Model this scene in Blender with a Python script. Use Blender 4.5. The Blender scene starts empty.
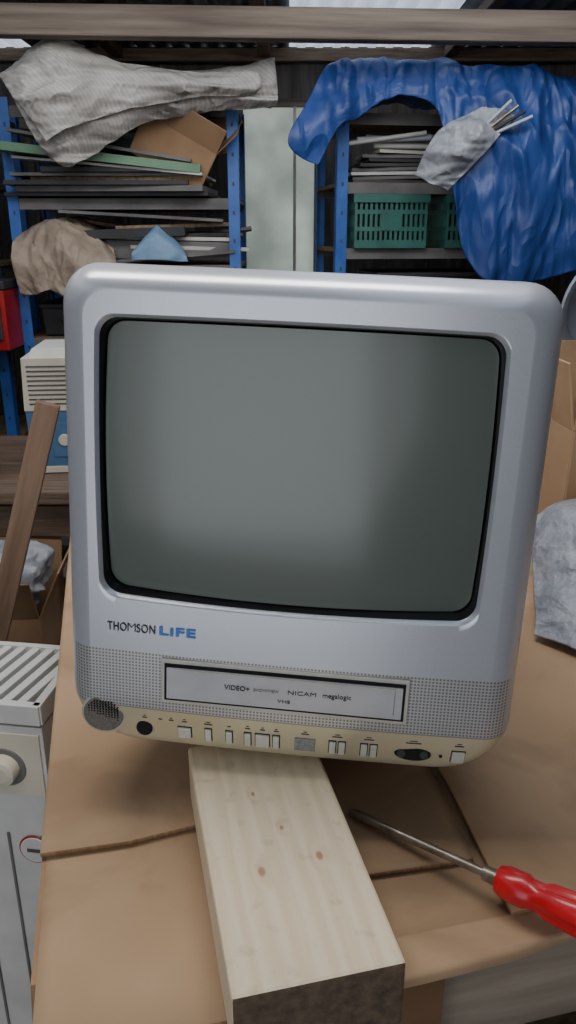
import bpy, bmesh, math, random
from mathutils import Vector, Matrix, Euler, noise
random.seed(7)
S = bpy.context.scene
COL = S.collection
R = math.radians

# ------------------------------------------------------------------ materials
def nd(nt, t, **kw):
    n = nt.nodes.new(t)
    for k, v in kw.items():
        if k.startswith('i_'):
            key = k[2:]
            key = int(key) if key.isdigit() else key.replace('_', ' ')
            n.inputs[key].default_value = v
        else:
            setattr(n, k, v)
    return n

def mth(nt, op, a, b=None, c=None):
    n = nt.nodes.new('ShaderNodeMath'); n.operation = op
    for i, v in enumerate((a, b, c)):
        if v is None: continue
        if isinstance(v, (int, float)): n.inputs[i].default_value = v
        else: nt.links.new(v, n.inputs[i])
    return n.outputs[0]

def mixc(nt, fac, a, b, blend='MIX'):
    n = nt.nodes.new('ShaderNodeMix'); n.data_type = 'RGBA'; n.blend_type = blend
    for idx, v in ((0, fac), (6, a), (7, b)):
        if isinstance(v, (int, float)): n.inputs[idx].default_value = v
        elif isinstance(v, tuple): n.inputs[idx].default_value = v
        else: nt.links.new(v, n.inputs[idx])
    return n.outputs[2]

def c4(c): return (c[0], c[1], c[2], 1)
def srgb(r, g, b):
    f = lambda v: ((v/255+.055)/1.055)**2.4 if v/255 > .04045 else v/255/12.92
    return (f(r), f(g), f(b))

def mat(name, col, col2=None, rough=.6, metal=0., scale=8., stretch=(1, 1, 1), bump=0., bscale=None, trans=0., detail=5, spec=.5, stripes=None, stain=None, crump=None):
    m = bpy.data.materials.new(name); m.use_nodes = True
    nt = m.node_tree; L = nt.links
    p = nt.nodes['Principled BSDF']
    p.inputs['Roughness'].default_value = rough
    p.inputs['Metallic'].default_value = metal
    p.inputs['Specular IOR Level'].default_value = spec
    tc = nd(nt, 'ShaderNodeTexCoord'); mp = nd(nt, 'ShaderNodeMapping')
    mp.inputs['Scale'].default_value = stretch
    L.new(tc.outputs['Object'], mp.inputs[0])
    nz = nd(nt, 'ShaderNodeTexNoise', i_Scale=scale, i_Detail=float(detail))
    L.new(mp.outputs[0], nz.inputs['Vector'])
    if col2 is None: col2 = tuple(v*.75 for v in col)
    rmp = nd(nt, 'ShaderNodeValToRGB')
    rmp.color_ramp.elements[0].position = .33; rmp.color_ramp.elements[0].color = c4(col2)
    rmp.color_ramp.elements[1].position = .66; rmp.color_ramp.elements[1].color = c4(col)
    L.new(nz.outputs[0], rmp.inputs[0]); out = rmp.outputs[0]
    if stripes:
        wv = nd(nt, 'ShaderNodeTexWave', i_Scale=stripes[0], i_Distortion=1.5); wv.inputs['Detail'].default_value = 1
        wv.bands_direction = 'DIAGONAL'; L.new(tc.outputs['Object'], wv.inputs['Vector'])
        out = mixc(nt, mth(nt, 'MULTIPLY', wv.outputs['Fac'], stripes[1]), out, c4(stripes[2]))
    if stain:
        n3 = nd(nt, 'ShaderNodeTexNoise', i_Scale=stain[0], i_Detail=8., i_Distortion=.6); L.new(tc.outputs['Object'], n3.inputs['Vector'])
        k = mth(nt, 'MAXIMUM', mth(nt, 'MULTIPLY', mth(nt, 'SUBTRACT', n3.outputs[0], .52), 5.), 0.)
        out = mixc(nt, mth(nt, 'MINIMUM', k, stain[1]), out, c4(stain[2]))
    L.new(out, p.inputs['Base Color'])
    if bump or crump:
        n2 = nd(nt, 'ShaderNodeTexNoise', i_Scale=bscale or scale*3, i_Detail=6.)
        L.new(mp.outputs[0], n2.inputs['Vector'])
        b = nd(nt, 'ShaderNodeBump', i_Strength=bump, i_Distance=.01)
        L.new(n2.outputs[0], b.inputs['Height'])
        if crump:   # sharp crease lines where a smooth noise crosses its mid value
            h = None
            for s_, w_ in ((crump[0], 1.), (crump[0]*2.3, .5)):
                nn = nd(nt, 'ShaderNodeTexNoise', i_Scale=s_, i_Detail=1.5, i_Distortion=.4)
                L.new(mp.outputs[0], nn.inputs['Vector'])
                v_ = mth(nt, 'MULTIPLY', mth(nt, 'MINIMUM', mth(nt, 'ABSOLUTE', mth(nt, 'SUBTRACT', nn.outputs[0], .5)), .16), -w_)
                h = v_ if h is None else mth(nt, 'ADD', h, v_)
            b2 = nd(nt, 'ShaderNodeBump', i_Strength=crump[1], i_Distance=crump[2])
            L.new(h, b2.inputs['Height']); L.new(b2.outputs[0], b.inputs['Normal'])
        L.new(b.outputs[0], p.inputs['Normal'])
    if trans:
        t = nd(nt, 'ShaderNodeBsdfTranslucent'); mx = nd(nt, 'ShaderNodeMixShader', i_0=trans)
        L.new(out, t.inputs[0]); L.new(p.outputs[0], mx.inputs[1]); L.new(t.outputs[0], mx.inputs[2])
        L.new(mx.outputs[0], nt.nodes['Material Output'].inputs[0])
    return m

M = {}
M['cardboard'] = mat('cardboard_mat', srgb(178, 148, 117), srgb(162, 132, 101), .85, scale=5, bump=.12, bscale=30, stain=(7., .5, srgb(136, 108, 82)))
M['cardboard2'] = mat('cardboard_dark_mat', srgb(160, 128, 96), srgb(138, 108, 80), .85, scale=7, bump=.15, bscale=25)
M['cardcore'] = mat('cardboard_core_mat', srgb(146, 116, 86), srgb(118, 90, 64), .9, scale=300, stretch=(1, 1, .2))
M['cardshade'] = mat('cardboard_shaded_mat', srgb(112, 84, 58), srgb(90, 66, 44), .9, scale=12)  # cardboard brown darkened to hold the shade below the table edge
M['black'] = mat('black_plastic', (.012, .012, .014), (.008, .008, .01), .35)
M['dark'] = mat('dark_rubber', (.035, .035, .04), (.02, .02, .023), .6)
M['hole'] = mat('hole_dark', (.004, .004, .004), (.002, .002, .002), .9)
M['silverback'] = mat('silver_back', srgb(150, 152, 158), srgb(140, 142, 150), .45, scale=30)
M['button'] = mat('button_silver', srgb(205, 204, 196), srgb(190, 188, 180), .35, .2, scale=90)
M['btngrey'] = mat('button_grey', srgb(140, 142, 142), srgb(110, 112, 112), .6, scale=400)
M['speaker'] = mat('speaker_grey', srgb(108, 102, 94), srgb(84, 80, 74), .6, scale=500)
M['flap'] = mat('flap_silver', srgb(172, 172, 176), srgb(162, 162, 166), .4, .25, scale=40)
M['flapframe'] = mat('flap_frame', srgb(180, 176, 168), srgb(166, 162, 154), .4, .2, scale=40)
M['txt'] = mat('ink_dark', (.02, .02, .025), (.02, .02, .025), .5)
M['txtblue'] = mat('ink_blue', (.02, .18, .6), (.02, .16, .55), .4)
M['blue'] = mat('blue_paint', srgb(60, 108, 184), srgb(44, 86, 160), .45, scale=12, bump=.05)
M['chip'] = mat('chipboard', srgb(150, 128, 100), srgb(110, 92, 70), .85, scale=60, bump=.1)
M['tarp'] = mat('tarp_blue', srgb(54, 86, 158), srgb(42, 70, 134), .38, scale=6, bump=.06, bscale=20, trans=.12, stretch=(1.3, 1, .5), crump=(4., .7, .12))
M['sheet'] = mat('mesh_sheet', srgb(194, 190, 184), srgb(164, 160, 154), .5, scale=9, bump=.1, bscale=12, trans=.1, stripes=(36., .35, srgb(136, 132, 126)), crump=(5., .6, .1))
M['crate'] = mat('crate_green', srgb(64, 118, 108), srgb(46, 94, 86), .5, scale=10)
M['brownwood'] = mat('brown_wood', srgb(118, 98, 82), srgb(84, 68, 56), .8, scale=6, stretch=(1, 12, 12), bump=.3)
M['beam'] = mat('beam_wood', srgb(128, 116, 104), srgb(84, 74, 66), .85, scale=3, stretch=(.6, 12, 12), bump=.4)
M['lath'] = mat('lath_wood', srgb(134, 108, 88), srgb(104, 80, 62), .7, scale=5, stretch=(10, 10, .8), bump=.15)
M['wall'] = mat('wall_boards', srgb(96, 90, 86), srgb(64, 60, 58), .9, scale=4, stretch=(8, 1, .7), bump=.4)
M['floor'] = mat('concrete', srgb(140, 135, 128), srgb(105, 100, 94), .85, scale=7, bump=.3)
M['roofdark'] = mat('roof_sheet', srgb(120, 122, 126), srgb(90, 92, 98), .6, scale=5)
M['roofclear'] = mat('roof_clear', (.82, .88, .95), (.7, .78, .88), .4, scale=8, trans=.75)
M['pane'] = mat('window_sheet', (.80, .83, .76), (.56, .59, .54), .5, scale=5, trans=.7)
M['white'] = mat('white_plastic', srgb(205, 205, 200), srgb(188, 188, 184), .4, scale=12)
M['beige'] = mat('beige_plastic', srgb(206, 198, 180), srgb(192, 184, 166), .5, scale=12)
M['slot'] = mat('slot_grey', srgb(80, 78, 74), srgb(56, 54, 52), .7)
M['navy'] = mat('blue_plastic', srgb(70, 112, 150), srgb(54, 92, 130), .45, scale=12)
M['red'] = mat('red_plastic', srgb(170, 28, 30), srgb(145, 20, 24), .4, scale=20)
M['redtool'] = mat('red_handle', srgb(196, 30, 38), srgb(176, 24, 32), .25, scale=30)
M['steel'] = mat('steel', srgb(168, 158, 146), srgb(120, 108, 96), .35, .75, scale=60)
M['sack'] = mat('sack_cloth', srgb(172, 156, 138), srgb(144, 128, 112), .9, scale=12, bump=.3, bscale=40, crump=(7., .6, .06))
M['bag'] = mat('clear_bag', srgb(190, 194, 200), srgb(160, 164, 170), .25, scale=14, bump=.2, bscale=25, trans=.25, crump=(9., .7, .05))
M['bubble'] = mat('grey_wrap', srgb(150, 154, 162), srgb(120, 124, 134), .35, scale=30, bump=.3, bscale=160, crump=(11., .8, .03))
M['greenboard'] = mat('green_board', srgb(112, 146, 118), srgb(90, 124, 98), .7, scale=8)
M['paper'] = mat('paper', srgb(205, 200, 190), srgb(178, 172, 162), .8, scale=8)
M['greyboard'] = mat('grey_board', srgb(118, 116, 114), srgb(90, 88, 86), .7, scale=8)
M['paleblue'] = mat('pale_blue', srgb(128, 160, 190), srgb(104, 136, 168), .6, scale=8, bump=.3)
M['metalgrey'] = mat('grey_metal', srgb(186, 192, 202), srgb(166, 172, 184), .4, .1, scale=12)
M['apron'] = mat('apron_wood', srgb(150, 138, 124), srgb(122, 110, 98), .8, scale=5, stretch=(1, 8, 8), bump=.2)
M['shadowwood'] = mat('shaded_end_grain', srgb(100, 84, 66), srgb(70, 56, 44), .85, scale=120, bump=.2)  # plank end: shade on this face is put into the wood colour

BST = .0405
def tv_shell():
    m = bpy.data.materials.new('tv_shell_paint'); m.use_nodes = True
    nt = m.node_tree; L = nt.links; p = nt.nodes['Principled BSDF']
    tc = nd(nt, 'ShaderNodeTexCoord'); sp = nd(nt, 'ShaderNodeSeparateXYZ')
    L.new(tc.outputs['Object'], sp.inputs[0])
    x, y, z = sp.outputs
    nz = nd(nt, 'ShaderNodeTexNoise', i_Scale=1500., i_Detail=2.); L.new(tc.outputs['Object'], nz.inputs['Vector'])
    n2 = nd(nt, 'ShaderNodeTexNoise', i_Scale=12., i_Detail=5.); L.new(tc.outputs['Object'], n2.inputs['Vector'])
    silver = mixc(nt, nz.outputs[0], c4(srgb(174, 178, 187)), c4(srgb(202, 204, 211)))
    silver = mixc(nt, mth(nt, 'MULTIPLY', n2.outputs[0], .2), silver, c4(srgb(168, 170, 176)))
    beige = mixc(nt, n2.outputs[0], c4(srgb(188, 180, 152)), c4(srgb(208, 201, 174)))
    isb = mth(nt, 'LESS_THAN', z, BST)
    base = mixc(nt, isb, silver, beige)
    k = 1150.
    sx = mth(nt, 'ABSOLUTE', mth(nt, 'SINE', mth(nt, 'MULTIPLY', x, k)))
    sz = mth(nt, 'ABSOLUTE', mth(nt, 'SINE', mth(nt, 'MULTIPLY', z, k)))
    dot = mth(nt, 'GREATER_THAN', mth(nt, 'MULTIPLY', sx, sz), .5)
    band = mth(nt, 'MULTIPLY', mth(nt, 'GREATER_THAN', z, BST+.001), mth(nt, 'LESS_THAN', z, .0905))
    side = mth(nt, 'LESS_THAN', mth(nt, 'ABSOLUTE', x), .173)
    band = mth(nt, 'MULTIPLY', band, side)
    bandt = mixc(nt, mth(nt, 'MULTIPLY', band, .4), base, c4(srgb(190, 184, 170)))
    col = mixc(nt, mth(nt, 'MULTIPLY', mth(nt, 'MULTIPLY', dot, band), .65), bandt, c4((.05, .05, .05)))
    seam = mth(nt, 'LESS_THAN', mth(nt, 'ABSOLUTE', mth(nt, 'SUBTRACT', z, BST)), .0006)
    col = mixc(nt, mth(nt, 'MULTIPLY', seam, .6), col, c4((.12, .11, .1)))
    L.new(col, p.inputs['Base Color'])
    p.inputs['Metallic'].default_value = .4; p.inputs['Roughness'].default_value = .28
    return m
M['tv'] = tv_shell()

def glassmat():
    m = bpy.data.materials.new('crt_glass'); m.use_nodes = True
    p = m.node_tree.nodes['Principled BSDF']
    nt = m.node_tree
    tc = nd(nt, 'ShaderNodeTexCoord')
    n = nd(nt, 'ShaderNodeTexNoise', i_Scale=3., i_Detail=3.); nt.links.new(tc.outputs['Object'], n.inputs['Vector'])
    c = mixc(nt, n.outputs[0], c4((.074, .094, .078)), c4((.086, .106, .088)))
    nt.links.new(c, p.inputs['Base Color'])
    p.inputs['Roughness'].default_value = .5
    p.inputs['Coat Weight'].default_value = 1; p.inputs['Coat Roughness'].default_value = .16
    return m
M['glass'] = glassmat()

def plankmat(knots):
    m = bpy.data.materials.new('pine_wood'); m.use_nodes = True
    nt = m.node_tree; L = nt.links; p = nt.nodes['Principled BSDF']
    tc = nd(nt, 'ShaderNodeTexCoord'); O = tc.outputs['Object']
    mp = nd(nt, 'ShaderNodeMapping'); mp.inputs['Scale'].default_value = (26, 1.6, 26); L.new(O, mp.inputs[0])
    nz = nd(nt, 'ShaderNodeTexNoise', i_Scale=3., i_Detail=6., i_Distortion=.5); L.new(mp.outputs[0], nz.inputs['Vector'])
    sp = nd(nt, 'ShaderNodeSeparateXYZ'); L.new(O, sp.inputs[0])
    prox = None; core = None
    for (kx, ky, r) in knots:
        dx = mth(nt, 'SUBTRACT', sp.outputs[0], kx); dy = mth(nt, 'MULTIPLY', mth(nt, 'SUBTRACT', sp.outputs[1], ky), .6)
        d = mth(nt, 'SQRT', mth(nt, 'ADD', mth(nt, 'MULTIPLY', dx, dx), mth(nt, 'MULTIPLY', dy, dy)))
        g = mth(nt, 'MAXIMUM', mth(nt, 'SUBTRACT', 1., mth(nt, 'DIVIDE', d, r*3.5)), 0.)
        c = mth(nt, 'MAXIMUM', mth(nt, 'SUBTRACT', 1., mth(nt, 'DIVIDE', d, r)), 0.)
        prox = g if prox is None else mth(nt, 'MAXIMUM', prox, g)
        core = c if core is None else mth(nt, 'MAXIMUM', core, c)
    ph = mth(nt, 'ADD', mth(nt, 'MULTIPLY', sp.outputs[0], 420.), mth(nt, 'ADD', mth(nt, 'MULTIPLY', nz.outputs[0], 9.), mth(nt, 'MULTIPLY', prox, 6.)))
    gr = mth(nt, 'MULTIPLY', mth(nt, 'ADD', mth(nt, 'SINE', ph), 1.), .5)
    col = mixc(nt, mth(nt, 'MULTIPLY', gr, .4), c4(srgb(218, 202, 174)), c4(srgb(194, 170, 134)))
    n3 = nd(nt, 'ShaderNodeTexNoise', i_Scale=9., i_Detail=4.); L.new(O, n3.inputs['Vector'])
    col = mixc(nt, mth(nt, 'MULTIPLY', n3.outputs[0], .45), col, c4(srgb(186, 170, 148)))
    n4 = nd(nt, 'ShaderNodeTexNoise', i_Scale=60., i_Detail=6.); L.new(O, n4.inputs['Vector'])
    dirt = mth(nt, 'MAXIMUM', mth(nt, 'MULTIPLY', mth(nt, 'SUBTRACT', n4.outputs[0], .58), 3.), 0.)
    col = mixc(nt, mth(nt, 'MINIMUM', dirt, .3), col, c4(srgb(150, 130, 104)))
    col = mixc(nt, mth(nt, 'MULTIPLY', prox, .25), col, c4(srgb(180, 142, 100)))
    col = mixc(nt, mth(nt, 'MINIMUM', mth(nt, 'MULTIPLY', core, 1.6), .7), col, c4(srgb(140, 88, 58)))
    L.new(col, p.inputs['Base Color']); p.inputs['Roughness'].default_value = .7
    b = nd(nt, 'ShaderNodeBump', i_Strength=.15, i_Distance=.002); L.new(gr, b.inputs['Height']); L.new(b.outputs[0], p.inputs['Normal'])
    return m

# ------------------------------------------------------------------ mesh helpers
class MB:
    def __init__(s): s.v = []; s.f = []; s.m = []; s.mats = []
    def mi(s, m):
        if m not in s.mats: s.mats.append(m)
        return s.mats.index(m)
    def box(s, c, size, m, rot=(0, 0, 0), taper=1., front=None):
        b = len(s.v); E = Euler([R(a) for a in rot]).to_matrix(); i = s.mi(m)
        for dz in (-.5, .5):
            k = taper if dz > 0 else 1
            for dx, dy in ((-.5, -.5), (.5, -.5), (.5, .5), (-.5, .5)):
                s.v.append(Vector(c)+E @ Vector((dx*size[0]*k, dy*size[1]*k, dz*size[2])))
        for qi, q in enumerate(((3, 2, 1, 0), (4, 5, 6, 7), (0, 1, 5, 4), (1, 2, 6, 5), (2, 3, 7, 6), (3, 0, 4, 7))):
            s.f.append([b+a for a in q]); s.m.append(s.mi(front) if (front and qi == 2) else i)
    def lathe(s, prof, m, M4=Matrix(), n=32, flute=None, sx=1.):
        b = len(s.v); mm = m if isinstance(m, list) else [m]*(len(prof)-1)
        for (px, r) in prof:
            for k in range(n):
                a = 2*math.pi*k/n; rr = r
                if flute and flute[0] <= px <= flute[1]: rr = r*(1-flute[2]*max(0, math.cos(a*flute[3]))**2)
                s.v.append(M4 @ Vector((px, rr*math.cos(a), rr*math.sin(a)*sx)))
        for j in range(len(prof)-1):
            for k in range(n):
                s.f.append([b+j*n+k, b+j*n+(k+1) % n, b+(j+1)*n+(k+1) % n, b+(j+1)*n+k][::-1]); s.m.append(s.mi(mm[j]))
        s.f.append([b+k for k in range(n)]); s.m.append(s.mi(mm[0]))
        s.f.append([b+(len(prof)-1)*n+k for k in range(n)][::-1]); s.m.append(s.mi(mm[-1]))
    def tube(s, a, b_, r, m, n=12):
        a = Vector(a); b_ = Vector(b_); d = b_-a
        q = Vector((1, 0, 0)).rotation_difference(d)
        s.lathe([(0, r), (d.length, r)], m, Matrix.Translation(a) @ q.to_matrix().to_4x4(), n)
    def obj(s, name, loc=(0, 0, 0), rot=(0, 0, 0), bevel=0, parent=None, smooth=False, seg=2):
        me = bpy.data.meshes.new(name); me.from_pydata([tuple(v) for v in s.v], [], s.f)
        for m in s.mats: me.materials.append(M[m] if isinstance(m, str) else m)
        for p, i in zip(me.polygons, s.m): p.material_index = i; p.use_smooth = smooth
        bm = bmesh.new(); bm.from_mesh(me); bmesh.ops.recalc_face_normals(bm, faces=bm.faces); bm.to_mesh(me); bm.free()
        if smooth:
            try: me.set_sharp_from_angle(angle=R(40))
            except Exception: pass
        o = bpy.data.objects.new(name, me); COL.objects.link(o)
        o.location = loc; o.rotation_euler = [R(a) for a in rot]
        if parent: o.parent = parent
        if bevel:
            b = o.modifiers.new('bevel', 'BEVEL'); b.width = bevel; b.segments = seg; b.limit_method = 'ANGLE'; b.angle_limit = R(50)
        return o

def empty(name, loc=(0, 0, 0), rot=(0, 0, 0)):
    o = bpy.data.objects.new(name, None); COL.objects.link(o); o.location = loc
    o.rotation_euler = [R(a) for a in rot]; o.empty_display_size = .1; return o

def cr(p0, p1, p2, p3, t):
    return .5*((2*p1)+(-p0+p2)*t+(2*p0-5*p1+4*p2-p3)*t*t+(-p0+3*p1-3*p2+p3)*t**3)
def up(lst, n):
    out = []; L = len(lst)
    for i in range(L-1):
        p = [lst[max(0, i-1)], lst[i], lst[i+1], lst[min(L-1, i+2)]]
        for k in range(n): out.append(cr(*p, k/n))
    out.append(lst[-1]); return out
def crease(q):
    a = 1-min(1, abs(noise.noise(q))*3.2)
    w = q+Vector((noise.noise(q*1.3), noise.noise(q*1.3+Vector((7, 1, 2))), 0))*.6
    b = 1-min(1, abs(noise.noise(w*2.1+Vector((9, 3, 1))))*3)
    c = 1-min(1, abs(noise.noise(w*4.3+Vector((2, 8, 4))))*2.6)
    return a*.9+b*.5+c*.28-.5
def cloth(name, rows, m, n=10, amp=.02, freq=6., seed=0, thick=.002, parent=None, dirn=(0, -1, .2), stretch=(1, 1, 1)):
    rows = [up([Vector(p) for p in r], n) for r in rows]
    cols = list(zip(*rows)); cols = [up(list(c), n) for c in cols]
    grid = list(zip(*cols)); nr, ncn = len(grid), len(grid[0])
    d = Vector(dirn).normalized(); v = []
    for r in grid:
        for p in r:
            q = Vector((p.x*stretch[0], p.y*stretch[1], p.z*stretch[2]))*freq+Vector((seed, seed*1.7, 0))
            v.append(p+d*amp*crease(q)+Vector((0, 0, 1))*amp*.5*noise.noise(q*1.7+Vector((5, 5, 5))))
    f = [[i*ncn+j, i*ncn+j+1, (i+1)*ncn+j+1, (i+1)*ncn+j] for i in range(nr-1) for j in range(ncn-1)]
    me = bpy.data.meshes.new(name); me.from_pydata([tuple(x) for x in v], [], f); me.materials.append(M[m])
    for p in me.polygons: p.use_smooth = True
    o = bpy.data.objects.new(name, me); COL.objects.link(o)
    s = o.modifiers.new('thick', 'SOLIDIFY'); s.thickness = thick
    if parent: o.parent = parent
    return o
def blob(name, loc, size, m, amp=.12, freq=1.3, seed=0, rot=(0, 0, 0), parent=None, flat=-.75, sub=5):
    bm = bmesh.new(); bmesh.ops.create_icosphere(bm, subdivisions=sub, radius=1)
    for v in bm.verts:
        q = v.co*freq+Vector((seed, seed*2, seed*3))
        c = v.co; pw = (abs(c.x)**3+abs(c.y)**3+abs(c.z)**3)**(1/3)
        k = (1/pw)*(1+amp*1.6*noise.noise(q*.8)+amp*crease(q)*.8)
        v.co = c*k
        if v.co.z < flat: v.co.z = flat
        v.co = Vector((v.co.x*size[0]/2, v.co.y*size[1]/2, v.co.z*size[2]/2))
    me = bpy.data.meshes.new(name); bm.to_mesh(me); bm.free(); me.materials.append(M[m])
    for p in me.polygons: p.use_smooth = True
    o = bpy.data.objects.new(name, me); COL.objects.link(o); o.location = loc
    o.rotation_euler = [R(a) for a in rot]
    if parent: o.parent = parent
    return o

# ------------------------------------------------------------------ camera
cam = bpy.data.cameras.new('camera'); camo = bpy.data.objects.new('camera', cam); COL.objects.link(camo)
camo.location = (0, 0, 1.25); camo.rotation_euler = (R(70), 0, 0)
cam.sensor_fit = 'VERTICAL'; cam.sensor_height = 36; cam.lens = 27.07; cam.clip_start = .02
S.camera = camo

# ------------------------------------------------------------------ room
def simple(name, c, size, m, **k):
    b = MB(); b.box((0, 0, 0), size, m); return b.obj(name, loc=c, **k)
simple('floor', (-.1, 1.2, -.05), (4.2, 6.2, .1), 'floor')
simple('wall_left', (-2.05, 1.2, 1.0), (.1, 6.2, 2.0), 'wall')
simple('wall_right', (1.85, 1.2, 1.0), (.1, 6.2, 2.0), 'wall')
wb = MB()
yb = 3.85
wb.box((-1.11, yb, 1.0), (1.78, .08, 2.0), 'wall')
wb.box((.97, yb, 1.0), (1.66, .08, 2.0), 'wall')
wb.box((-.04, yb, .45), (.36, .08, .9), 'wall')
wb.box((-.04, yb, 1.9), (.36, .08, .2), 'wall')
for i in range(20):
    wx = -1.95+i*.2
    if -.3 < wx < .22: continue
    wb.box((wx, yb-.045, 1.0), (.012, .012, 2.0), 'brownwood')
wb.obj('wall_back')
wn = MB()
wn.box((-.04, yb, 1.35), (.36, .006, .9), 'pane')
for xx in (-.215, .135): wn.box((xx, yb-.03, 1.35), (.03, .04, .9), 'beam')
wn.box((-.04, yb-.03, 1.785), (.38, .04, .03), 'beam'); wn.box((-.04, yb-.03, .915), (.38, .04, .03), 'beam')
wn.box((.03, yb-.03, 1.35), (.014, .03, .86), 'paper')
wn.obj('window_1')
wf = MB()
wf.box((.95, -1.85, 1.0), (1.8, .08, 2.0), 'wall'); wf.box((-1.8, -1.85, 1.0), (.5, .08, 2.0), 'wall')
wf.obj('wall_front')  # unseen wall behind the camera, its gap shaped for the screen's reflection
def roof():
    b = MB(); n = 420; x0, x1 = -2.1, 1.9
    y0, y1 = -1.9, 3.95
    for i in range(n+1):
        x = x0+(x1-x0)*i/n; z = 2.0+.014*math.sin(x*2*math.pi/.076)
        b.v += [Vector((x, y0, z)), Vector((x, y1, z))]
    for i in range(n):
        x = x0+(x1-x0)*(i+.5)/n
        m = 'roofclear' if (.0 < x < .62 or -1.6 < x < -1.1) else 'roofdark'
        b.f.append([2*i, 2*i+2, 2*i+3, 2*i+1]); b.m.append(b.mi(m))
    return b.obj('ceiling', smooth=True)
roof()
bm_ = MB(); bm_.box((0, 0, 0), (4.0, .06, .078), 'beam'); bm_.obj('trim_1', loc=(-.1, 2.5, 1.797), bevel=.006, rot=(0, .7, 0))
bm_ = MB(); bm_.box((0, 0, 0), (4.0, .06, .05), 'brownwood'); bm_.obj('trim_2', loc=(-.1, 3.75, 1.955), bevel=.006)
for i, xx in enumerate((-1.35, -.72, -.1, .68, 1.3)):
    bm_ = MB(); bm_.box((0, 0, 0), (.05, 1.6, .04), 'brownwood'); bm_.obj('trim_%d' % (i+3), loc=(xx, 2.9, 1.96), bevel=.004)

# ------------------------------------------------------------------ racks
def rack(name, x0, w, y, depth, top, shelves, rot=0):
    b = MB()
    for px in (0, w):
        for py in (0, depth):
            sx = 1 if px == 0 else -1; sy = 1 if py == 0 else -1
            b.box((px+sx*.018, py, top/2), (.036, .003, top), 'blue')
            b.box((px, py+sy*.018, top/2), (.003, .036, top), 'blue')
            k = int(top/.09)
            for i in range(k): b.box((px+sx*.018, py-.002*sy, .05+i*.09), (.006, .002, .012), 'slot')
    for z in shelves:
        b.box((w/2, depth/2, z), (w-.008, depth-.008, .012), 'chip')
        b.box((w/2, .004, z-.012), (w-.02, .004, .034), 'greyboard'); b.box((w/2, depth-.004, z-.012), (w-.02, .004, .034), 'greyboard')
    return b.obj(name, loc=(x0, y, 0), rot=(0, 0, rot))
rack('shelving_rack', -.945, .78, 2.8, .42, 1.66, [.12, .5, .885, 1.135, 1.35, 1.63])
rack('shelving_rack', -1.81, .78, 2.85, .42, 1.66, [.12, .5, .86, 1.14, 1.4, 1.63])
rack('shelving_rack', .165, .92, 2.8, .42, 1.66, [.12, .5, .86, 1.19, 1.40, 1.61], rot=8)

cloth('blue_tarpaulin', [
    [(.22, 3.15, 1.67), (.36, 3.2, 1.69), (.5, 3.2, 1.68), (.65, 3.2, 1.68), (.8, 3.2, 1.67), (.97, 3.2, 1.66)],
    [(.136, 2.74, 1.735), (.293, 2.74, 1.75), (.459, 2.74, 1.745), (.625, 2.72, 1.735), (.79, 2.72, 1.725), (.94, 2.72, 1.685)],
    [(.055, 2.66, 1.62), (.25, 2.66, 1.67), (.43, 2.66, 1.685), (.65, 2.62, 1.61), (.83, 2.62, 1.55), (.99, 2.62, 1.53)],
    [(-.0, 2.62, 1.505), (.18, 2.64, 1.60), (.42, 2.65, 1.64), (.615, 2.6, 1.43), (.83, 2.58, 1.37), (1.02, 2.6, 1.34)],
    [(.094, 2.66, 1.445), (.19, 2.65, 1.57), (.436, 2.65, 1.625), (.580, 2.62, 1.16), (.78, 2.6, 1.09), (1.05, 2.62, 1.17)]],
    'tarp', n=22, amp=.034, freq=2.4, seed=3.3, stretch=(2.0, 1, .6))
cloth('mesh_sheet_bundle', [
    [(-.80, 3.1, 1.66), (-.70, 3.1, 1.70), (-.56, 3.1, 1.70), (-.385, 3.1, 1.69), (-.22, 3.1, 1.68), (-.06, 3.1, 1.67)],
    [(-.85, 2.72, 1.70), (-.71, 2.72, 1.79), (-.565, 2.74, 1.735), (-.385, 2.74, 1.715), (-.22, 2.74, 1.725), (-.045, 2.74, 1.735)],
    [(-.83, 2.62, 1.633), (-.71, 2.58, 1.68), (-.57, 2.6, 1.65), (-.39, 2.62, 1.66), (-.222, 2.64, 1.67), (-.035, 2.66, 1.69)],
    [(-.785, 2.6, 1.551), (-.69, 2.56, 1.547), (-.583, 2.58, 1.56), (-.395, 2.62, 1.61), (-.224, 2.66, 1.63), (-.031, 2.68, 1.645)],
    [(-.745, 2.62, 1.48), (-.685, 2.6, 1.44), (-.60, 2.62, 1.475), (-.425, 2.66, 1.565), (-.24, 2.7, 1.605), (-.034, 2.7, 1.62)]],
    'sheet', n=20, amp=.03, freq=3.4, seed=11, stretch=(.7, 1, 2.2))
cloth('grey_fabric_fold', [
    [(-.86, 2.60, 1.68), (-.68, 2.58, 1.775), (-.46, 2.60, 1.71), (-.10, 2.64, 1.70)],
    [(-.80, 2.53, 1.62), (-.66, 2.50, 1.69), (-.44, 2.55, 1.67), (-.08, 2.62, 1.675)],
    [(-.72, 2.54, 1.50), (-.63, 2.52, 1.545), (-.44, 2.58, 1.60), (-.10, 2.64, 1.65)]], 'sheet', n=18, amp=.022, freq=3.2, seed=2, stretch=(.7, 1, 2.6))

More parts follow.
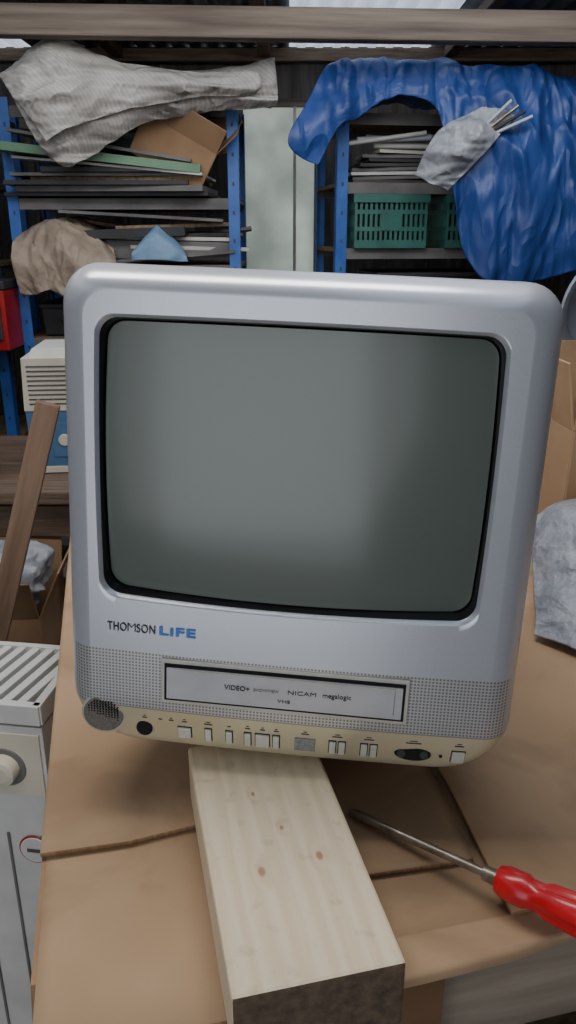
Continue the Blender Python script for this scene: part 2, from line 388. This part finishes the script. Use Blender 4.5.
st = MB()
zz = 1.362
for i, (m, w, sk, tz) in enumerate([('dark', .68, 0, .012), ('greyboard', .62, .02, .018), ('dark', .60, -.03, .014), ('chip', .55, .03, .012), ('greyboard', .58, -.02, .010), ('dark', .5, .05, .016)]):
    zz += tz/2; st.box((-.6+sk, 2.95-.02*(i % 3), zz), (w, .38, tz), m, (0, 0, random.uniform(-4, 4))); zz += tz/2+.001
st.obj('board_stack', bevel=.001)
st = MB()
st.box((-.62, 2.88, 1.475), (.66, .38, .026), 'greenboard', (0, 6, 3)); st.box((-.60, 2.89, 1.512), (.6, .34, .010), 'greyboard', (0, 9, -3))
st.box((-.58, 2.9, 1.452), (.62, .36, .008), 'white', (0, 5, -2)); st.box((-.62, 2.92, 1.54), (.5, .3, .03), 'slot', (0, 10, -3))
st.obj('sheet_panels', bevel=.001)
def carton(name, c, size, rot, m='cardboard2', flaps=True, open_=40):
    w, d, h = size; b = MB(); t = .004
    b.box((0, -d/2, h/2), (w, t, h), m); b.box((0, d/2, h/2), (w, t, h), m)
    b.box((-w/2, 0, h/2), (t, d, h), m); b.box((w/2, 0, h/2), (t, d, h), m); b.box((0, 0, t/2), (w, d, t), m)
    if flaps:
        f = d*.45; a = R(open_)
        b.box((0, -d/2-f/2*math.cos(a), h+f/2*math.sin(a)), (w, f, t), m, (-open_, 0, 0))
        b.box((0, d/2+f/2*math.cos(a), h+f/2*math.sin(a)), (w, f, t), m, (open_, 0, 0))
        b.box((w/2+f/2*math.cos(a), 0, h+f/2*math.sin(a)), (f, d, t), m, (0, -open_, 0))
        b.box((-w/2-f/2*math.cos(a), 0, h+f/2*math.sin(a)), (f, d, t), m, (0, open_, 0))
    return b.obj(name, loc=c, rot=rot, bevel=.001)
carton('small_carton', (-.40, 2.84, 1.465), (.25, .2, .13), (20, 28, 8), flaps=True, open_=70)
carton('small_carton', (-.28, 2.95, 1.50), (.16, .16, .11), (5, -12, 20), flaps=False)
ls = MB()
for i in range(13):
    L = random.uniform(.4, .62)
    ls.box((-.40+random.uniform(-.06, .08), 2.80+.015*i, 1.165+random.uniform(0, .11)), (L, .022, .012), random.choice(['chip', 'paper', 'lath', 'greyboard']), (random.uniform(-20, 20), random.uniform(-9, 9), random.uniform(-6, 6)))
ls.obj('wood_offcuts', bevel=.001)
st = MB()
st.box((-.50, 2.93, 1.30), (.55, .32, .01), 'greyboard', (0, 3, 2)); st.box((-.55, 2.93, 1.245), (.4, .3, .03), 'dark', (0, -2, 0)); st.box((-.45, 2.95, 1.19), (.5, .26, .06), 'greyboard', (0, 1, 0))
st.obj('panel_offcuts', bevel=.001)
cloth('folded_blue_cloth', [
    [(-.50, 2.79, 1.215), (-.455, 2.79, 1.265), (-.43, 2.79, 1.262), (-.36, 2.79, 1.195)],
    [(-.525, 2.745, 1.18), (-.465, 2.735, 1.225), (-.42, 2.735, 1.222), (-.345, 2.755, 1.17)],
    [(-.53, 2.75, 1.155), (-.47, 2.73, 1.16), (-.41, 2.73, 1.16), (-.34, 2.76, 1.155)]], 'paleblue', n=10, amp=.008, freq=7, seed=1)
cloth('burlap_sack', [
    [(-.90, 3.0, 1.26), (-.80, 3.02, 1.29), (-.70, 3.0, 1.28), (-.62, 2.98, 1.22)],
    [(-.93, 2.80, 1.235), (-.83, 2.80, 1.285), (-.71, 2.80, 1.265), (-.60, 2.80, 1.19)],
    [(-.93, 2.74, 1.17), (-.80, 2.72, 1.20), (-.70, 2.72, 1.19), (-.58, 2.74, 1.145)],
    [(-.92, 2.74, 1.05), (-.81, 2.71, 1.06), (-.72, 2.72, 1.03), (-.60, 2.75, 1.11)]], 'sack', n=18, amp=.03, freq=4.5, seed=5, stretch=(1.4, 1, .8))
def crate(name, c, size, rot, m='crate'):
    w, d, h = size; b = MB(); t = .008
    b.box((0, 0, t/2), (w, d, t), m)
    for z in (.012, h*.36, h*.68, h-.012):
        th = .026 if z in (.012, h-.012) else .014
        for sy in (-1, 1): b.box((0, sy*d/2, z), (w+t, t, th), m)
        for sx in (-1, 1): b.box((sx*w/2, 0, z), (t, d, th), m)
    n = 15
    for i in range(n):
        xx = -w/2+w*i/(n-1)
        for sy in (-1, 1): b.box((xx, sy*d/2, h/2), (.009, t*.8, h), m)
        yy = -d/2+d*i/(n-1)
        for sx in (-1, 1): b.box((sx*w/2, yy, h/2), (t*.8, .009, h), m)
    b.box((0, -d/2-.004, h-.012), (w+.02, .012, .026), m)
    b.box((0, -d/2-.002, h*.5), (w*.3, .008, h*.34), m)
    b.box((0, d*.1, h*.42), (w*.9, d*.72, h*.75), 'slot')
    return b.obj(name, loc=c, rot=rot)
crate('plastic_crate', (.335, 2.93, 1.198), (.245, .24, .17), (0, 0, 8))
crate('plastic_crate', (.655, 2.975, 1.198), (.245, .24, .17), (0, 0, 8))
pp = MB()
for i in range(8):
    pp.box((.38+.02*random.uniform(-1, 1), 3.0, 1.412+.013*i), (.38-.02*i, .28, .010), ['slot', 'greyboard', 'white', 'greyboard', 'slot', 'dark', 'greyboard', 'paper'][i], (0, random.uniform(-2, 2), random.uniform(-2, 14)))
pp.obj('paper_stack')
pp = MB()
for i in range(7):
    a = (.20+.03*i, 2.82+.015*i, 1.525+.012*(i % 3)); bb = (.46+.02*i, 2.84+.02*i, 1.56-.012*(i % 4))
    pp.tube(a, bb, .007+.003*(i % 2), ['white', 'metalgrey', 'greyboard'][i % 3])
pp.obj('pipe_bundle', smooth=True)
bg = empty('plastic_bag')
b_ = cloth('bag_body', [
    [(.58, 2.58, 1.60), (.635, 2.57, 1.595), (.685, 2.58, 1.575)],
    [(.47, 2.60, 1.545), (.55, 2.54, 1.53), (.62, 2.57, 1.50)],
    [(.425, 2.61, 1.49), (.49, 2.55, 1.47), (.55, 2.57, 1.43)],
    [(.40, 2.64, 1.42), (.445, 2.59, 1.39), (.50, 2.61, 1.37)]], 'bag', n=18, amp=.022, freq=4, seed=8, parent=bg, stretch=(.7, 1, 1.5))
t_ = MB()
for i in range(4): t_.tube((.56+.014*i, 2.57, 1.52), (.655+.022*i, 2.53, 1.612-.014*i), .005, ['metalgrey', 'steel', 'dark'][i % 3])
t_.obj('bag_rods', smooth=True, parent=bg)
def bin_(name, c, s, m, rot=(0, 0, 0)):
    b = MB(); w, d, h = s
    b.box((0, 0, h/2), (w*.94, d*.94, h), m, taper=1.06); b.box((0, 0, h-.006), (w*1.04, d*1.04, .018), m); b.box((0, -d*.52, h*.55), (w*.3, .012, .02), m)
    return b.obj(name, loc=c, rot=rot, bevel=.006)
bin_('storage_bin', (-.42, 3.0, .895), (.36, .3, .2), 'slot')
bin_('storage_bin', (-.79, 3.0, .895), (.2, .3, .11), 'dark')
bin_('storage_bin', (.5, 3.05, .87), (.4, .3, .24), 'dark', (0, 0, 8))
bin_('storage_bin', (-.62, 3.0, .51), (.5, .3, .28), 'slot')
bin_('storage_bin', (-1.4, 3.05, 1.15), (.5, .3, .2), 'greyboard')
bin_('storage_bin', (-1.4, 3.05, 1.41), (.5, .3, .17), 'brownwood')
tb = MB()
tb.box((0, 0, .10), (.22, .18, .20), 'red'); tb.box((0, 0, .215), (.23, .19, .03), 'dark'); tb.box((0.03, -.095, .10), (.13, .01, .13), 'dark'); tb.box((0.04, -.1, .11), (.05, .012, .05), 'metalgrey')
tb.box((-.06, 0, .245), (.015, .03, .04), 'dark'); tb.box((.06, 0, .245), (.015, .03, .04), 'dark'); tb.box((0, 0, .268), (.14, .03, .015), 'dark')
tb.obj('toolbox', loc=(-1.055, 2.74, .868), bevel=.006)

bn = MB()
bn.box((-.85, 2.0, .655), (1.5, .55, .03), 'brownwood')
for xx in (-1.55, -.15):
    for yy in (1.78, 2.22): bn.box((xx, yy, .32), (.06, .06, .64), 'brownwood')
bn.box((-.85, 1.78, .58), (1.4, .02, .08), 'brownwood'); bn.box((-.85, 2.0, .2), (1.4, .5, .02), 'brownwood')
bn.obj('wooden_bench', bevel=.003)
# blue and cream fan heater: cream grille housing on a blue body
fh = MB()
fh.box((0, .005, .085), (.29, .212, .15), 'navy', taper=1.03); fh.box((0, 0, .225), (.30, .22, .13), 'beige', taper=.97); fh.box((0, 0, .295), (.275, .195, .03), 'white', taper=.88)
for i in range(9): fh.box((-.01, -.111, .178+i*.0115), (.25, .003, .0035), 'slot', (-1.5, 0, 0))
fh.box((0, -.103, .085), (.18, .006, .09), 'navy'); fh.box((0, 0, .008), (.29, .22, .016), 'beige')
fh.lathe([(0, .016), (.014, .014)], 'beige', Matrix.Translation((-.06, -.10, .085)) @ Matrix.Rotation(R(-90), 4, 'Z'))
fh.obj('fan_heater', loc=(-.515, 2.0, .672), rot=(0, 0, 6), bevel=.010, seg=3)
jar = MB(); jar.lathe([(0, .05), (.01, .06), (.15, .06), (.18, .045), (.2, .045)], 'dark', Matrix.Rotation(R(-90), 4, 'Y'))
jar.obj('paint_tin', loc=(-.80, 1.88, .672), smooth=True)
blob('dark_bag', (-1.05, 2.05, .80), (.3, .3, .26), 'dark', seed=5)
carton('floor_carton', (-.80, 1.60, 0), (.5, .26, .46), (0, 0, 5), flaps=True, open_=65)
blob('white_plastic_bag', (-.72, 1.56, .52), (.32, .2, .16), 'bag', seed=2, amp=.2)
lt = MB()
lt.box((0, 0, .5), (.042, .02, 1.0), 'lath')
lt.obj('timber_lath', loc=(-.72, 1.28, 0.01), rot=(-2, 17.5, 8), bevel=.002)
lt = MB(); lt.box((0, 0, .40), (.05, .018, .76), 'brownwood'); lt.obj('timber_lath', loc=(-.545, 1.44, 0.01), rot=(-3, 11, 0), bevel=.002)

# white convector/radiator: finned top grille over a panelled body with a dial
he = MB()
he.box((0, 0, .33), (.34, .15, .60), 'white'); he.box((0, 0, .638), (.33, .14, .024), 'slot')
for i in range(15): he.box((-.154+i*.022, 0, .652), (.0125, .138, .026), 'white', (0, 0, -10))
he.box((0, .072, .652), (.34, .010, .03), 'white'); he.box((0, -.072, .650), (.34, .012, .03), 'white')
he.box((-.166, 0, .650), (.012, .15, .03), 'white'); he.box((.166, 0, .650), (.012, .15, .03), 'white')
he.box((0, -.076, .57), (.33, .004, .1), 'beige')
for i in range(7): he.box((-.15+i*.05, -.0765, .25), (.004, .003, .40), 'greyboard')
he.lathe([(0, .022), (.018, .02), (.02, .012)], 'beige', Matrix.Translation((.112, -.078, .565)) @ Matrix.Rotation(R(-90), 4, 'Z'))
he.lathe([(0, .03), (.003, .03)], 'greyboard', Matrix.Translation((.112, -.077, .565)) @ Matrix.Rotation(R(-90), 4, 'Z'))
he.lathe([(0, .024), (.002, .024)], 'red', Matrix.Translation((.138, -.076, .425)) @ Matrix.Rotation(R(-90), 4, 'Z'))
he.lathe([(0, .0215), (.003, .0215)], 'white', Matrix.Translation((.138, -.0765, .425)) @ Matrix.Rotation(R(-90), 4, 'Z'))
he.box((.138, -.080, .425), (.022, .002, .006), 'slot')
he.box((-.13, 0, .02), (.03, .24, .03), 'dark'); he.box((.13, 0, .02), (.03, .24, .03), 'dark')
he.obj('convector_heater', loc=(-.485, .96, 0), rot=(0, 0, -8), bevel=.003, smooth=False)
cu = bpy.data.curves.new('power_cable', 'CURVE'); cu.dimensions = '3D'; cu.bevel_depth = .004
sp = cu.splines.new('BEZIER'); pts = [(-.5, .85, .006), (-.42, .72, .006), (-.30, .62, .006), (-.34, .45, .006), (-.5, .4, .006)]
sp.bezier_points.add(len(pts)-1)
for b, p in zip(sp.bezier_points, pts): b.co = p; b.handle_left_type = b.handle_right_type = 'AUTO'
o = bpy.data.objects.new('power_cable', cu); COL.objects.link(o); cu.materials.append(M['dark'])

carton('tall_carton', (1.00, 2.25, 0), (.55, .4, .91), (0, 0, 0), flaps=False)
bs = MB(); bs.lathe([(0, .02), (.004, .08), (.03, .125), (.07, .15), (.10, .158), (.105, .166), (.108, .166), (.10, .15), (.05, .12), (.02, .02)], 'metalgrey', Matrix.Rotation(R(-90), 4, 'Z'), n=48)
bs.obj('metal_basin', loc=(.825, 2.10, 1.082), rot=(10, 0, 10), smooth=True)

# ------------------------------------------------------------------ table with cardboard
TZ = .78
TR = 13
TO = (-.158, .350, 0)
tab = empty('workbench_table', TO, (0, 0, TR))
t = MB()
t.box((.55, .44, TZ-.022), (1.08, .86, .03), 'apron')
t.box((.55, .03, TZ-.09), (1.02, .02, .11), 'apron'); t.box((.03, .44, TZ-.09), (.02, .8, .11), 'brownwood')
for xx in (.06, 1.04):
    for yy in (.06, .82): t.box((xx, yy, .37), (.06, .06, .74), 'brownwood')
t.box((.55, .44, .25), (1.0, .8, .02), 'chip')
t.obj('bench_frame', parent=tab, bevel=.003)
def csheet(name, poly, z, m='cardboard', th=.005, bend=.004, seed=0, parent=None):
    me = bpy.data.meshes.new(name); bm = bmesh.new()
    vs = [bm.verts.new((x, y, z)) for x, y in poly]; bm.faces.new(vs)
    bmesh.ops.triangulate(bm, faces=bm.faces)
    bmesh.ops.subdivide_edges(bm, edges=bm.edges, cuts=14, use_grid_fill=True)
    for v in bm.verts: v.co.z += bend*noise.noise(v.co*6+Vector((seed, 0, 0)))
    bm.to_mesh(me); bm.free(); me.materials.append(M[m]); me.materials.append(M['cardcore'])
    for p in me.polygons: p.use_smooth = True
    o = bpy.data.objects.new(name, me); COL.objects.link(o); o.parent = parent
    s = o.modifiers.new('t', 'SOLIDIFY'); s.thickness = th; s.offset = -1; s.material_offset_rim = 1
    return o
csh = empty('cardboard_sheet', TO, (0, 0, TR))
csheet('lower_layer', [(-.004, -.026), (.19, -.03), (.20, .002), (1.1, .002), (1.1, .89), (-.004, .89)], TZ, parent=csh, bend=.0008)
csheet('upper_flap_left', [(-.008, .136), (.06, .134), (.155, .145), (.16, .89), (-.008, .89)], TZ+.0065, parent=csh, bend=.002, seed=3, th=.004)
csheet('upper_flap_middle', [(.2, .06), (.325, .055), (.333, .14), (.345, .89), (.2, .89)], TZ+.0060, parent=csh, m='cardboard', bend=.001, seed=5, th=.004)
csheet('upper_flap_right', [(.328, .000), (.75, .000), (1.1, .004), (1.1, .89), (.353, .89), (.341, .14)], TZ+.0070, parent=csh, bend=.002, seed=9, th=.004)
hf = MB(); hf.box((.255, -.002, TZ-.13), (.045, .006, .24), 'cardshade'); hf.box((-.012, .30, TZ-.10), (.005, .55, .20), 'cardboard2', (0, 4, 0))  # front flap takes the darkened brown that stands for shade
hf.obj('hanging_flaps', parent=csh)
carton('shipping_box', (.575, 1.2, TZ+.010), (.34, .22, .19), (0, 0, 3), m='cardboard', flaps=True, open_=80)
cloth('grey_wrapping_cloth', [
    [(.335, 1.00, .87), (.37, 1.00, .90), (.43, 1.00, .91), (.52, 1.00, .90)],
    [(.325, .95, .865), (.365, .94, .905), (.43, .93, .905), (.52, .94, .89)],
    [(.31, .88, .82), (.35, .86, .85), (.42, .85, .85), (.51, .86, .84)],
    [(.295, .82, .795), (.345, .76, .797), (.42, .74, .80), (.51, .76, .80)]], 'bubble', n=18, amp=.014, freq=6, seed=4)
pb = MB(); pb.box((0, 0, .30), (.46, .28, .6), 'paper'); pb.box((0, 0, .605), (.48, .30, .015), 'apron'); pb.box((0, -.145, .3), (.42, .006, .5), 'apron')
pb.obj('plywood_box', loc=(.42, .26, 0), rot=(0, 0, 12), bevel=.003)

# plank
PT = .84; TH = .0525
knots = [(-.018, .088, .0032), (.024, .093, .003), (.004, .125, .0018), (-.01, .165, .0018)]
M['pine'] = plankmat(knots)
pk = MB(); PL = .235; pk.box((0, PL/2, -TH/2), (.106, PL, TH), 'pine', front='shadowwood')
pk.obj('timber_plank', loc=(.0195, .328, PT), rot=(0, 0, 13), bevel=.0025)

# screwdriver
a = Vector((.052, .522, TZ+.0125)); f = Vector((.154, .437, TZ+.0255))
scr = empty('screwdriver', a)
d = (f-a); L = d.length
q = Vector((1, 0, 0)).rotation_difference(d); scr.rotation_mode = 'QUATERNION'; scr.rotation_quaternion = q
s1 = MB(); s1.lathe([(0, .0012), (.0005, .003), (.014, .0046), (.024, .0034), (L-.012, .0034), (L-.0115, .0055), (L, .006)], 'steel', n=20)
s1.obj('blade_shaft', parent=scr, smooth=True)
s2 = MB(); s2.lathe([(L-.002, .004), (L, .0098), (L+.006, .0118), (L+.02, .0122), (L+.024, .0105), (L+.032, .0102), (L+.038, .0128), (L+.06, .0142), (L+.10, .0138), (L+.112, .012), (L+.118, .007), (L+.1185, .002)], 'redtool', n=64, flute=(L+.036, L+.105, .16, 4))
s2.obj('handle', parent=scr, smooth=True)

# ------------------------------------------------------------------ television
tv = empty('crt_television', (-.006, .5105, .8452), (-4.8, 2.2, -6.0))
W2 = .181; H = .3825
def rr(x0, x1, z0, z1, rt, rb, nc=8, nx=40, nz=32):
    p = []
    def seg(a, b, n):
        for i in range(n): p.append((a[0]+(b[0]-a[0])*i/n, a[1]+(b[1]-a[1])*i/n))
    def arc(cx, cz, r, a0, a1, n):
        for i in range(n):
            a = R(a0+(a1-a0)*i/n); p.append((cx+r*math.cos(a), cz+r*math.sin(a)))
    seg((x0+rb, z0), (x1-rb, z0), nx); arc(x1-rb, z0+rb, rb, -90, 0, nc)
    seg((x1, z0+rb), (x1, z1-rt), nz); arc(x1-rt, z1-rt, rt, 0, 90, nc)
    seg((x1-rt, z1), (x0+rt, z1), nx); arc(x0+rt, z1-rt, rt, 90, 180, nc)
    seg((x0, z1-rt), (x0, z0+rb), nz); arc(x0+rb, z0+rb, rb, 180, 270, nc)
    return p
def fy(x, z):
    y = 0
    if z < .05: y += ((.05-z)/.05)**2*.012
    y += .006*(x/.18)**2
    return y
OX0, OX1, OZ0, OZ1 = -.148, .1415, .1345, .3475
def bulge(pts, bx=.002, bz=.004):
    cx = (OX0+OX1)/2; cz = (OZ0+OZ1)/2; hx = (OX1-OX0)/2; hz = (OZ1-OZ0)/2; out = []
    for x, z in pts:
        u = (x-cx)/hx; w = (z-cz)/hz
        out.append((x+bx*u*(1-w*w), z+(bz*w*(1-u*u) if w < 0 else .001*w*(1-u*u))))
    return out
rings = []; rm = []
def ring(pts, yf, m):
    rings.append([(x, (yf(x, z) if callable(yf) else yf), z) for x, z in pts]); rm.append(m)
RB = .05
ring(rr(-.10, .10, .03, .26, .03, .03), .335, 'silverback')
ring(rr(-.115, .115, .014, .28, .03, .03), .32, 'silverback')
ring(rr(-.15, .15, .010, .345, .03, .03), .18, 'silverback')
ring(rr(-.170, .170, .008, .372, .03, .03), .095, 'silverback')
ring(rr(-W2+.006, W2-.006, .008, H-.006, .028, RB-.005), .092, 'silverback')
ring(rr(-W2+.001, W2-.001, .007, H-.001, .028, RB), .090, 'tv')
RY = .034
ring(rr(-W2, W2, .003, H, .028, RB), .06, 'tv')
for k in range(0, 9):
    a = R(90-90*k/8)
    f_ = 1-math.sin(a); yy = RY*(1-math.cos(a))
    ix, it, ib = .024*f_, .019*f_, .009*f_
    pts = rr(-W2+ix, W2-ix, ib, H-it, .028-.4*ix, RB-.4*ix)
    ring(pts, (lambda yy: (lambda x, z: yy+fy(x, z)))(yy), 'tv')
outer = rr(-W2+.024, W2-.024, .009, H-.019, .028-.0096, RB-.0096)
op = bulge(rr(OX0, OX1, OZ0, OZ1, .014, .014))
K = 26
for k in range(1, K+1):
    s = k/K
    ring([(a[0]+(b[0]-a[0])*s, a[1]+(b[1]-a[1])*s) for a, b in zip(outer, op)], fy, 'tv')
cx, cz = (OX0+OX1)/2, (OZ0+OZ1)/2
def scl(pts, d):
    hx = (OX1-OX0)/2; hz = (OZ1-OZ0)/2
    return [(cx+(x-cx)*(hx-d)/hx, cz+(z-cz)*(hz-d)/hz) for x, z in pts]
ring(scl(op, .001), lambda x, z: fy(x, z)+.001, 'tv')
ring(scl(op, .0025), lambda x, z: fy(x, z)+.004, 'tv')
ring(scl(op, .003), lambda x, z: fy(x, z)+.005, 'black')
ring(scl(op, .0045), lambda x, z: fy(x, z)+.018, 'black')
ring(scl(op, .018), lambda x, z: .034, 'black')
n = len(rings[0]); b = MB()
for r in rings: b.v += [Vector(p) for p in r]
for j in range(len(rings)-1):
    mi = b.mi(rm[j+1] if rm[j+1] == 'black' else rm[j])
    for k in range(n):
        b.f.append([j*n+k, j*n+(k+1) % n, (j+1)*n+(k+1) % n, (j+1)*n+k]); b.m.append(mi)
b.f.append(list(range(n))); b.m.append(b.mi('silverback'))
sh = b.obj('shell', parent=tv, smooth=True)
gb = MB(); gp = scl(op, .0052); gr = 26; hx = (OX1-OX0)/2; hz = (OZ1-OZ0)/2
gb.v.append(Vector((cx, .006, cz)))
for j in range(1, gr+1):
    s = j/gr
    for x, z in gp:
        X = cx+(x-cx)*s; Z = cz+(z-cz)*s; u = (X-cx)/hx; w = (Z-cz)/hz
        gb.v.append(Vector((X, .006+.009*u*u+.006*w*w, Z)))
gi = gb.mi('glass')
for k in range(n): gb.f.append([0, 1+k, 1+(k+1) % n]); gb.m.append(gi)
for j in range(gr-1):
    for k in range(n): gb.f.append([1+j*n+k, 1+j*n+(k+1) % n, 1+(j+1)*n+(k+1) % n, 1+(j+1)*n+k]); gb.m.append(gi)
gb.obj('picture_tube', parent=tv, smooth=True)

def fbox(b, x, z, w, h, m, d=.002, off=0.):
    slope = 0
    if z < .05: slope = math.degrees(math.atan(2*(.05-z)/.05**2*.012))
    b.box((x, fy(x, z)-off, z), (w, d*2, h), m, (slope, 0, math.degrees(2*.006*x/.18**2)))
def disc(b, x, z, r, m, d=.001, sx=1., off=0.):
    M4 = Matrix.Translation((x, fy(x, z)+.004, z)) @ Matrix.Rotation(R(-90), 4, 'Z')
    bb = MB(); bb.lathe([(0, r), (.004+d, r), (.004+d+.0004, r*.93)], m, M4, n=40)
    base = len(b.v)
    for v in bb.v: b.v.append(Vector((x+(v.x-x)*sx, v.y, v.z)))
    for f in bb.f: b.f.append([base+i for i in f]); b.m.append(b.mi(m))
SX, SZ = -.001, .0685
b = MB()
fbox(b, SX, SZ, .194, .038, 'flapframe', .0012)
b.obj('cassette_surround', parent=tv, bevel=.0008)
b = MB(); fbox(b, SX, SZ, .188, .0315, 'hole', .0018)
b.obj('cassette_gap', parent=tv)
b = MB(); fbox(b, SX, SZ-.0005, .184, .0265, 'flap', .0030); b.box((SX, -.0032, SZ+.0115), (.174, .002, .0012), 'flapframe')
b.box((SX+.086, -.0031, SZ), (.0008, .0004, .022), 'btngrey')
b.obj('cassette_flap', parent=tv, bevel=.001)
b = MB()
disc(b, -.147, .031, .0172, 'flapframe', .0002, 1.08); disc(b, -.147, .031, .0155, 'speaker', .0010, 1.08)
for i in range(-6, 7):
    for j in range(-6, 7):
        if i*i+j*j < 36: disc(b, -.147+i*.0024, .031+j*.0023, .0007, 'hole', .0014)
disc(b, -.113, .0215, .0078, 'flapframe', .0006); disc(b, -.113, .0215, .0068, 'hole', .0012)
b.obj('speaker_and_jack', parent=tv)
b = MB()
BZ = .0215; DX = .0055
for x, w, h in [(-.085, .0105, .0105), (-.0655, .005, .0125), (-.0485, .005, .0125), (-.0335, .005, .013), (-.0215, .011, .013), (-.0105, .005, .013), (.0345, .005, .0125), (.0420, .005, .0125), (.0595, .005, .0125), (.0670, .005, .0125), (.1335, .010, .011)]:
    fbox(b, x+DX, BZ, w+.0014, h+.0014, 'hole', .0004); fbox(b, x+DX, BZ, w, h, 'button', .002)
fbox(b, .0125+DX, BZ, .0165, .013, 'btngrey', .0012)
b.obj('buttons', parent=tv, bevel=.0005)
b = MB()
disc(b, .098+DX, BZ, .0060, 'hole', .0008, 2.4); disc(b, .089+DX, BZ, .0035, 'dark', .0015); disc(b, .107+DX, BZ, .0035, 'dark', .0015)
disc(b, .120+DX, BZ-.0005, .0013, 'hole', .0006)
b.obj('av_sockets', parent=tv)
b = MB()
for x, w in [(-.105, .003), (-.096, .004), (-.085, .004), (-.0655, .007), (-.0485, .003), (-.0335, .004), (-.0215, .004), (-.0105, .004), (.0125, .006), (.038, .008), (.063, .008), (.098, .012), (.1335, .007), (-.118, .004)]:
    fbox(b, x+DX, BZ+.0105, w, .0009, 'txt', .00035)
    if w > .0035: fbox(b, x+DX, BZ+.0125, w*.5, .0006, 'txt', .00035)
b.obj('button_legends', parent=tv)
def text(s, x, z, width, m, y=None, bold=.0, shear=0., h=None, sp=1.):
    c = bpy.data.curves.new('t', 'FONT'); c.body = s; c.size = 1; c.offset = bold; c.extrude = .02; c.shear = shear; c.space_character = sp
    o = bpy.data.objects.new('t', c); COL.objects.link(o)
    dg = bpy.context.evaluated_depsgraph_get(); me = bpy.data.meshes.new_from_object(o.evaluated_get(dg))
    bpy.data.objects.remove(o)
    xs = [v.co.x for v in me.vertices]; ys = [v.co.y for v in me.vertices]; k = width/(max(xs)-min(xs)); x0 = min(xs)
    ky = k if h is None else h/(max(ys)-min(ys))
    for v in me.vertices: v.co = Vector(((v.co.x-x0)*k, v.co.y*ky, v.co.z*.01))
    me.materials.clear(); me.materials.append(M[m])
    o = bpy.data.objects.new('front_label', me); COL.objects.link(o); o.parent = tv
    yy = fy(x+width/2, z) if y is None else y
    o.location = (x, yy-.0004, z); o.rotation_euler = (R(90), 0, math.atan(2*.006*(x+width/2)/.18**2))
    return o
text('THO', -.142, .1068, .0155, 'txt', bold=.006, h=.0072, sp=1.08)
text('M', -.1257, .1070, .0066, 'txt', bold=-.012, h=.0068)
text('SON', -.1183, .1068, .0150, 'txt', bold=.006, h=.0072, sp=1.08)
text('LiFE', -.100, .1068, .029, 'txtblue', bold=.03, h=.0074, sp=1.1)
text('VIDEO+', SX-.046, SZ-.001, .020, 'txt', y=-.0031, bold=.01)
text('SHOWVIEW', SX-.023, SZ-.0005, .020, 'btngrey', y=-.0031)
text('NICAM', SX+.004, SZ-.0005, .022, 'txt', y=-.0031, h=.0034)
text('megalogic', SX+.031, SZ-.0005, .022, 'txt', y=-.0031, bold=.01)
text('VHS', SX-.004, SZ-.0085, .010, 'txt', y=-.0031, h=.0028)
b = MB()
for xx in (-.09, .09): b.box((xx, .27, -.006), (.03, .03, .04), 'dark')
b.obj('rear_feet', parent=tv, bevel=.002)

# ------------------------------------------------------------------ light
w = bpy.data.worlds.new('world'); S.world = w; w.use_nodes = True
bg_ = w.node_tree.nodes['Background']; bg_.inputs[0].default_value = (.88, .94, 1.0, 1); bg_.inputs[1].default_value = 1.4
def area(name, loc, rot, size, energy, col=(1, 1, 1), sy=None):
    l = bpy.data.lights.new(name, 'AREA'); l.energy = energy; l.color = col; l.size = size
    if sy: l.shape = 'RECTANGLE'; l.size_y = sy
    o = bpy.data.objects.new(name, l); COL.objects.link(o); o.location = loc; o.rotation_euler = [R(a) for a in rot]; return o
area('overhead_light', (-.2, .72, 1.93), (0, 0, 0), .9, 12.5, (1, .97, .93), .3)  # added soft light above the television, out of view, no fixture modelled
area('overhead_light', (0, 1.9, 1.90), (25, 0, 0), 2.2, 12, (.98, .98, 1.0), .3)  # added fill for the back of the room, not an existing lamp
area('doorway_light', (-.6, -1.6, 1.15), (85, 0, -12), 2.0, 12, (.97, .98, 1.0), 1.7)
